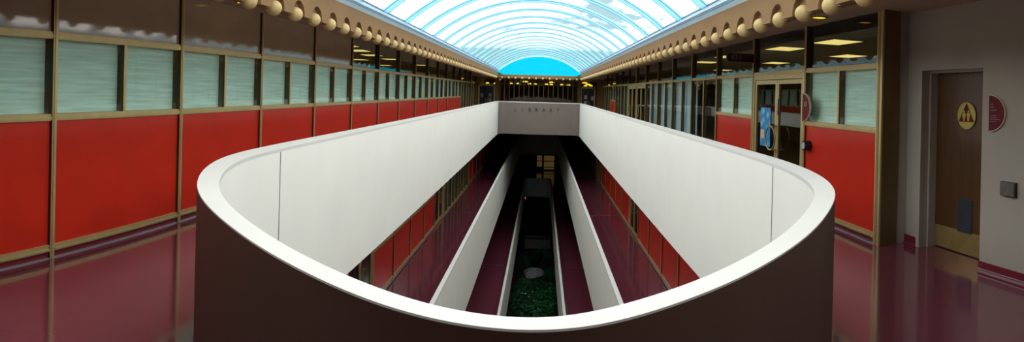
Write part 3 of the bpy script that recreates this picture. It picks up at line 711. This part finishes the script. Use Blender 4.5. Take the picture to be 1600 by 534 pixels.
t = half_disc(XR - .06, 7.27, 1.51, .20, .03, 'maroon half disc sign on the door post beside the glass double door', 'cream', 1.12)
mb = MB(); mb.tube([(XR - .095, 7.17 + .03 * math.cos(2 * PI * k / 16), 1.56 + .028 * math.sin(2 * PI * k / 16)) for k in range(16)], .004, 6, True); mb.build('circle_mark', M['cream'], t)
mb = MB(); mb.box(XR - .065, XR - .045, 7.25, 7.33, 1.40, 1.62); mb.build('bracket', M['golddark'], t)
WX = 3.98; WN = 3.90        # wall plane by the door, and the nearer wall that stands a little forward
t = half_disc(WN, 3.945, 1.535, .178, .022, 'maroon half disc restroom sign on the wall right of the wooden door', 'cream', 1.22)
for dz, l in ((.085, .045), (.058, .055), (.028, .095), (-.022, .085), (-.040, .085), (-.058, .135), (-.078, .085)):
    mb = MB(); n = int(l / .012); hh = .009 if dz > 0 else .005
    for k in range(n):
        y = 3.92 - k * .012; mb.box(WN - .0265, WN - .0245, y - .008, y, 1.535 + dz - hh / 2, 1.535 + dz + hh / 2 * (.6 + .4 * ((k * 7) % 3)))
    mb.build('text_line', M['letterpale'], t)
# blue poster and sticker on the near glass door
mb = MB(); mb.box(XR + .010, XR + .016, 8.66, 9.08, .83, 1.47); p = mb.build('poster', [M['poster']]); tag(p, 'tall blue and white poster taped to the near glass door', 'poster')
mb = MB(); mb.box(XR + .006, XR + .0095, 8.90, 9.06, .96, 1.10); q = mb.build('photo_patch', M['cream'], p); q['label'] = 'tan picture patch'
mb = MB(); mb.box(XR - .006, XR + .0, 8.32, 8.345, 1.36, 1.62); tag(mb.build('sticker', M['bluestick']), 'narrow navy sticker on the meeting stile of the near door', 'sticker')
# round door opener on the red panel
t = thing('door_button', 'round black door opener button on the red panel below the half disc sign', 'door button', (XR, 7.2, .98))
mb = MB(); mb.lathe([(-.03, .072), (.09, .072), (.10, .064)], (XR - .0, 7.20, .98), '-x', 24); mb.build('housing', M['black'], t, True)
mb = MB(); mb.lathe([(.10, .050), (.106, .046)], (XR, 7.20, .98), '-x', 24); mb.build('push_disc', M['bluecap'], t, True)

# ------------------------------------------------------------------ bronze end post, restroom wall and door
t = thing('end_post', 'broad dark bronze post ending the glazed wall beside the white wall', 'post', (3.75, 5.38, 0))
mb = MB(); mb.box(XR - .010, 3.84, 5.37, 5.44, 0, CE); mb.build('post_core', M['golddark'], t)
mb = MB(); mb.box(XR - .030, XR - .010, 5.375, 5.42, 0, CE); mb.build('edge_strip', M['gold'], t)
DY0, DY1, DZ = 4.06, 5.12, 1.985
mb = MB()
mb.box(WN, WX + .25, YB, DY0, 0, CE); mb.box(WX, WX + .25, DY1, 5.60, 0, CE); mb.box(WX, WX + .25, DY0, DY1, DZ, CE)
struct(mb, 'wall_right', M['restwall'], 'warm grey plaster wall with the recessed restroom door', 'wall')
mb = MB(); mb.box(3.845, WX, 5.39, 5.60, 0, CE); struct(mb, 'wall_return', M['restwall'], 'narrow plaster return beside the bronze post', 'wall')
t = thing('door_1', 'walnut restroom door with gold disc sign in the right wall', 'door', (WX + .2, (DY0 + DY1) / 2, 0), None, 'structure')
mb = MB()
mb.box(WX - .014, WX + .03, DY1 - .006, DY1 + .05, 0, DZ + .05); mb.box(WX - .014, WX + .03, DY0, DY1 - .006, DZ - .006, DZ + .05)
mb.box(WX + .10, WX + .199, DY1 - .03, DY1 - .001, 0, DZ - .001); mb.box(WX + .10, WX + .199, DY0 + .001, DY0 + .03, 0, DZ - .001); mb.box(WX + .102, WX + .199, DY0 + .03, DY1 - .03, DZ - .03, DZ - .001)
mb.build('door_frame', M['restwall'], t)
DX = WX + .20
mb = MB(); mb.box(DX, DX + .04, DY0 + .03, DY1 - .03, .01, DZ - .03); mb.build('door_leaf', M['wood'], t)
mb = MB(); mb.box(DX - .004, DX, DY0 + .03, DY1 - .035, .012, .25); k = mb.build('kick_plate', M['brass'], t); k['label'] = 'dull brass kick plate'
mb = MB(); mb.box(DX - .006, DX, 4.47, 4.70, .235, .60)
for i in range(11): mb.box(DX - .012, DX - .004, 4.485, 4.685, .255 + i * .031, .272 + i * .031)
v = mb.build('vent_grille', M['vent'], t); v['label'] = 'dark blue grey louvre'
mb = MB(); mb.box(DX - .02, DX, DY0 + .04, DY0 + .10, .92, 1.10); mb.tube([(DX - .02, DY0 + .07, 1.0), (DX - .06, DY0 + .07, 1.0), (DX - .06, DY0 + .17, 1.0)], .011, 8); mb.build('handle', M['brass'], t, True)
# gold disc with triangle and two figures
t = thing('restroom_sign', 'round gold restroom sign with a maroon triangle and two figures', 'sign', (DX, 4.56, 1.49))
cy, cz, cr = 4.585, 1.49, .145
mb = MB(); mb.lathe([(0, cr + .006), (.008, cr + .006)], (DX, cy, cz), '-x', 40); mb.build('rim', M['maroondk'], t)
mb = MB(); mb.lathe([(.008, cr), (.011, cr)], (DX, cy, cz), '-x', 40); mb.build('disc', M['yellow'], t)
mb = MB(); tri = [(cy + .122, cz - .066), (cy - .122, cz - .066), (cy, cz + .138)]
mb.prism(tri, lambda u, v, s: (DX - .011 - .002 * s, u, v)); mb.build('triangle', M['maroon'], t)
for k, s in enumerate((1, -1)):
    fy = cy + s * .034; mb = MB()
    mb.lathe([(.013, .0125), (.015, .0125)], (DX, fy, cz + .046), '-x', 16)
    body = [(-.022, .026), (.022, .026), (.028, -.008), (.019, -.012), (.016, .010), (.017, -.018), (.014, -.062), (.002, -.062), (.0, -.022), (-.002, -.062), (-.014, -.062), (-.017, -.018), (-.016, .010), (-.019, -.012), (-.028, -.008)]
    if s > 0: body = [(-.018, .026), (.018, .026), (.030, -.006), (.021, -.010), (.016, .006), (.026, -.028), (.012, -.028), (.011, -.062), (-.011, -.062), (-.012, -.028), (-.026, -.028), (-.016, .006), (-.021, -.010), (-.030, -.006)]
    mb.prism([(fy + u, cz + .005 + v) for u, v in body], lambda u, v, q: (DX - .013 - .002 * q, u, v))
    mb.build('figure', M['yellow'], t)
t = thing('push_plate', 'square pewter door push plate on the wall at far right', 'push plate', (WN, 3.67, .84))
mb = MB(); mb.box(WN - .035, WN, 3.575, 3.755, .775, .905); mb.build('back_box', M['black'], t)
mb = MB(); mb.sweep([[(WN - d, 3.67 + w * a, .84 + w * b * .68) for a, b in ((-1, -1), (1, -1), (1, 1), (-1, 1))] for d, w in ((.035, .093), (.046, .085))], False); mb.build('plate', M['buttonmetal'], t)
# cove bases
mb = MB()
for q, a, b in ((WN, YB, DY0 + .004), (WX, DY1 + .05, 5.58)):
    mb.sweep([[(q, y, .10), (q - .012, y, .10), (q - .014, y, .02), (q - .03, y, 0), (q, y, 0)] for y in (a, b)], False)
struct(mb, 'baseboard_right', M['plinth'], 'burgundy cove base of the grey wall', 'baseboard')
mb = MB(); mb.box(WN - .022, WN - .012, YB, DY0 + .004, .028, .036); struct(mb, 'baseboard_right', M['steel'], 'thin metal line in the burgundy cove base', 'baseboard')
# shell of the building
mb = MB(); mb.box(XL - .2, 4.4, YB - .1, YB, GZ, CE); struct(mb, 'wall_back', M['tanwall'], 'tan wall behind the viewer', 'wall')
mb = MB(); mb.box(-9.8, -9.7, YB, 75, GZ, 2.8); mb.box(9.6, 9.7, YB, 75, GZ, 2.8); mb.box(-9.8, 9.7, 75, 75.1, GZ, 2.8); mb.box(-9.8, -4., YB - .1, YB, GZ, 2.8); mb.box(4.3, 9.7, YB - .1, YB, GZ, 2.8)
struct(mb, 'wall_outer', M['outer'], 'dark outer shell of the building', 'wall')
mb = MB(); mb.box(-9.8, FXL - .25, YB, 75, 2.72, 2.78); mb.box(FXR + .25, 9.7, YB, 75, 2.72, 2.78); mb.box(FXL - .25, FXR + .25, YB, BY0 - .02, 2.72, 2.78); mb.box(FXL - .25, FXR + .25, YE + .12, 75, 2.48, 2.53); mb.box(FXL - .27, FXL - .25, YE + .1, 75, 2.48, 2.78); mb.box(FXR + .25, FXR + .27, YE + .1, 75, 2.48, 2.78)
struct(mb, 'roof', M['outer'], 'flat roof around the skylight', 'roof')

# ------------------------------------------------------------------ far dim end of the lower storeys
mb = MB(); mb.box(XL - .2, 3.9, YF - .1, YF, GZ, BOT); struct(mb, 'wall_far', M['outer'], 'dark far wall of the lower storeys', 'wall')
t = thing('lit_window', 'dim amber lit window deep under the library bridge', 'window', (.2, YF - .12, -8.6))
for xa, xb, za, zb in ((-.35, .25, -6.9, -5.65), (.45, 1.65, -7.2, -5.65)):
    mb = MB(); mb.box(xa, xb, YF - .14, YF - .12, za, zb); mb.build('glass_pane', M['litpanel'], t)
mb = MB()
for x in (-.4, .30, .40, 1.7): mb.box(x, x + .08, YF - .2, YF - .1, -8.6, -5.5)
for z in (-5.6, -6.3, -7.0): mb.box(-.4, 1.75, YF - .22, YF - .1, z, z + .09)
mb.build('frame', M['golddark'], t)
t = thing('cabinet', 'brown double cabinet with an orange lit strip at the dark garden end', 'cabinet', (-.2, YF - 3., GZ))
for xa, xb in ((-1.35, -.25), (-.22, 1.1)):
    mb = MB(); mb.box(xa, xb, YF - 3.1, YF - 3.0, GZ + .1, GZ + 2.3); mb.build('door', M['wood'], t)
mb = MB(); mb.box(-1.4, 1.15, YF - 3.0, YF - 2.4, GZ, GZ + 2.4); mb.build('body', M['outer'], t)
mb = MB(); mb.box(-1.75, -1.42, YF - 3.1, YF - 2.8, GZ + .9, GZ + 2.4); s = mb.build('lit_strip', M['orange'], t); s['label'] = 'orange lit strip'
t = thing('planter', 'long dark concrete planter across the garden floor', 'planter', (0, 46.5, GZ))
mb = MB(); mb.box(-1.05, 1.05, 46.4, 46.5, GZ, GZ + .75); mb.box(-1.05, 1.05, 47.4, 47.5, GZ, GZ + .75); mb.box(-1.05, -.95, 46.5, 47.4, GZ, GZ + .75); mb.box(.95, 1.05, 46.5, 47.4, GZ, GZ + .75); mb.build('trough', M['concrete'], t)
mb = MB(); mb.box(-.95, .95, 46.5, 47.4, GZ + .1, GZ + .66); mb.build('soil', M['soil'], t)
# garden
def leaf_cloud(mb, cx, cy, cz, rad, h, n, ls):
    for _ in range(n):
        a = R.uniform(0, 2 * PI); rr = rad * math.sqrt(R.random()); z = cz + h * R.random() ** .6 * (1 - .55 * (rr / rad) ** 2)
        x, y = cx + rr * math.cos(a), cy + rr * math.sin(a)
        d = Vector((math.cos(a + R.uniform(-.6, .6)), math.sin(a + R.uniform(-.6, .6)), R.uniform(-.5, .45))).normalized()
        w = d.cross(Vector((0, 0, 1))).normalized() * ls * R.uniform(.18, .3); l = d * ls * R.uniform(.7, 1.3); p = Vector((x, y, z)); dr = Vector((0, 0, -.12 * ls))
        mb.quad([p, p + l * .35 + w, p + l + dr, p + l * .35 - w])
PG = 'leafy shrubs in the atrium garden'
SH = [(-.75, 32.2, .62), (.1, 31.8, .66), (.75, 32.6, .55), (-.35, 33.3, .60), (.45, 33.8, .58), (-.85, 34.1, .55), (-.1, 34.9, .6), (.75, 35.2, .5), (-.7, 35.8, .5), (.25, 36.0, .5), (-.98, 41.2, .35), (.92, 38.4, .36), (-.5, 42.0, .5), (.5, 43., .5)]
SL = ['front left corner of the garden', 'front centre of the garden', 'front right corner of the garden', 'left of centre, second row of the garden', 'right of centre, second row of the garden', 'left edge just behind the white blossoms', 'middle of the garden behind the front rows',
      'right edge in the middle of the garden', 'left edge before the pale rock', 'centre just before the pale rock', 'left beside the pale rock', 'right beside the pale rock', 'left, far behind the pale rock', 'right, far behind the pale rock']
for i, (x, y, r) in enumerate(SH):
    t = thing('shrub', f'green leafy shrub at {SL[i]}', 'shrub', (x, y, GZ), PG)
    mb = MB(); leaf_cloud(mb, x, y, GZ + .15, r, .75 + .2 * R.random(), 260, .26); mb.build('foliage', M['leaf' if i % 3 else 'leafdk'], t)
    mb = MB()
    for k in range(5):
        a = 2 * PI * k / 5 + i; mb.tube([(x, y, GZ), (x + .12 * math.cos(a), y + .12 * math.sin(a), GZ + .35), (x + .3 * math.cos(a), y + .3 * math.sin(a), GZ + .6)], .014, 6)
    mb.build('stem', M['stem'], t)
mb = MB()
for k in range(90): leaf_cloud(mb, R.uniform(-1.9, 1.9), R.uniform(30, 45.5), GZ + .01, .35, .16, 24, .16)
tag(mb.build('groundcover', M['leafdk']), 'low dark groundcover leaves between the garden shrubs', 'groundcover', None, 'stuff')
FL = [(-.80, 33.2, .98, 'leftmost'), (-.62, 33.35, .92, 'second from the left'), (-.42, 33.0, .88, 'third from the left'), (-.22, 33.6, .95, 'rightmost upper'), (-.12, 32.3, .9, 'lowest')]
for i, (x, y, h, w) in enumerate(FL):
    t = thing('white_flower', f'small white garden blossom, {w} of the five', 'flower', (x, y, GZ), 'white blossoms in the garden')
    mb = MB()
    for k in range(6):
        a = 2 * PI * k / 6; b = a + .5; c = a - .5; rr = .065
        mb.quad([(x, y, GZ + h), (x + .6 * rr * math.cos(c), y + .6 * rr * math.sin(c), GZ + h + .02), (x + rr * math.cos(a), y + rr * math.sin(a), GZ + h + .035), (x + .6 * rr * math.cos(b), y + .6 * rr * math.sin(b), GZ + h + .02)])
    mb.build('petals', M['petal'], t); mb = MB(); mb.tube([(x, y, GZ), (x + .01, y, GZ + h)], .008, 6); mb.build('stem', M['stem'], t)
mb = MB(); rings = []
for k in range(9):
    a = PI / 2 * k / 8; rings.append([(-.25 + .72 * math.cos(a) * (1 + .18 * math.sin(3 * t + 1)) * math.cos(t), 40.0 + 1.0 * math.cos(a) * (1 + .15 * math.sin(2 * t)) * math.sin(t), GZ - .05 + .42 * math.sin(a) * (1 + .1 * math.sin(4 * t))) for t in [2 * PI * j / 28 for j in range(28)]])
mb.sweep(rings, False); tag(mb.build('rock', M['rock'], None, True), 'pale grey rock lying in the middle of the garden', 'rock')

# ------------------------------------------------------------------ sky
w = bpy.data.worlds.new('sky'); SC.world = w; w.use_nodes = True
nt = w.node_tree; nt.nodes.clear()
out = nt.nodes.new('ShaderNodeOutputWorld'); bg = nt.nodes.new('ShaderNodeBackground')
tc = nt.nodes.new('ShaderNodeTexCoord'); sep = nt.nodes.new('ShaderNodeSeparateXYZ')
nt.links.new(tc.outputs['Generated'], sep.inputs[0])
mp = nt.nodes.new('ShaderNodeMapping'); mp.inputs['Scale'].default_value = (1., 1., 3.2); mp.inputs['Location'].default_value = (.35, .2, .1)
nt.links.new(tc.outputs['Generated'], mp.inputs[0])
nz = nt.nodes.new('ShaderNodeTexNoise'); nz.inputs['Scale'].default_value = 3.6; nz.inputs['Detail'].default_value = 5; nz.inputs['Roughness'].default_value = .55
nt.links.new(mp.outputs[0], nz.inputs['Vector'])
cr = nt.nodes.new('ShaderNodeValToRGB'); e = cr.color_ramp.elements
e[0].position = .42; e[0].color = (0, 0, 0, 1); e[1].position = .52; e[1].color = (1, 1, 1, 1)
nt.links.new(nz.outputs['Fac'], cr.inputs['Fac'])
mx = nt.nodes.new('ShaderNodeMix'); mx.data_type = 'RGBA'
mx.inputs[6].default_value = (.46, .86, 1.02, 1); mx.inputs[7].default_value = (5.35, 5.2, 5.0, 1)
nt.links.new(cr.outputs['Color'], mx.inputs[0])
# clear cyan band close to the horizon
hz = nt.nodes.new('ShaderNodeMapRange'); hz.inputs['From Min'].default_value = .072; hz.inputs['From Max'].default_value = .085
nt.links.new(sep.outputs['Z'], hz.inputs['Value'])
m2 = nt.nodes.new('ShaderNodeMix'); m2.data_type = 'RGBA'; m2.inputs[6].default_value = (.40, .88, 1.0, 1)
nt.links.new(hz.outputs[0], m2.inputs[0]); nt.links.new(mx.outputs[2], m2.inputs[7])
nt.links.new(m2.outputs[2], bg.inputs[0]); bg.inputs[1].default_value = 1.0
nt.links.new(bg.outputs[0], out.inputs[0])

# ------------------------------------------------------------------ camera (a phone panorama: cylindrical projection)
F, CX, CY, K = 900., 846.5, 143.4, .028
cd = bpy.data.cameras.new('camera'); cam = bpy.data.objects.new('camera', cd); COL.objects.link(cam); SC.camera = cam
cd.type = 'PANO'; cd.panorama_type = 'CENTRAL_CYLINDRICAL'
cd.central_cylindrical_range_u_min = -CX / F; cd.central_cylindrical_range_u_max = (1600 - CX) / F
cd.central_cylindrical_range_v_min = -(534 - CY) / F; cd.central_cylindrical_range_v_max = CY / F
cd.central_cylindrical_radius = 1.
cd.clip_start = .05; cd.clip_end = 300
r = Vector((math.cos(K), 0, math.sin(K))); u = Vector((-math.sin(K), 0, math.cos(K))); f = Vector((0, 1, 0))
cam.matrix_world = Matrix(((r.x, u.x, -f.x, 0), (r.y, u.y, -f.y, 0), (r.z, u.z, -f.z, 1.63), (0, 0, 0, 1)))

vs = SC.view_settings
vs.view_transform = 'Standard'; vs.look = 'None'; vs.gamma = 1.; vs.use_curve_mapping = False; vs.exposure = 0.
SC.cycles.max_bounces = 10; SC.cycles.diffuse_bounces = 5; SC.cycles.transparent_max_bounces = 16
SC.cycles.caustics_reflective = False; SC.cycles.caustics_refractive = False
SC.cycles.sample_clamp_indirect = 6.
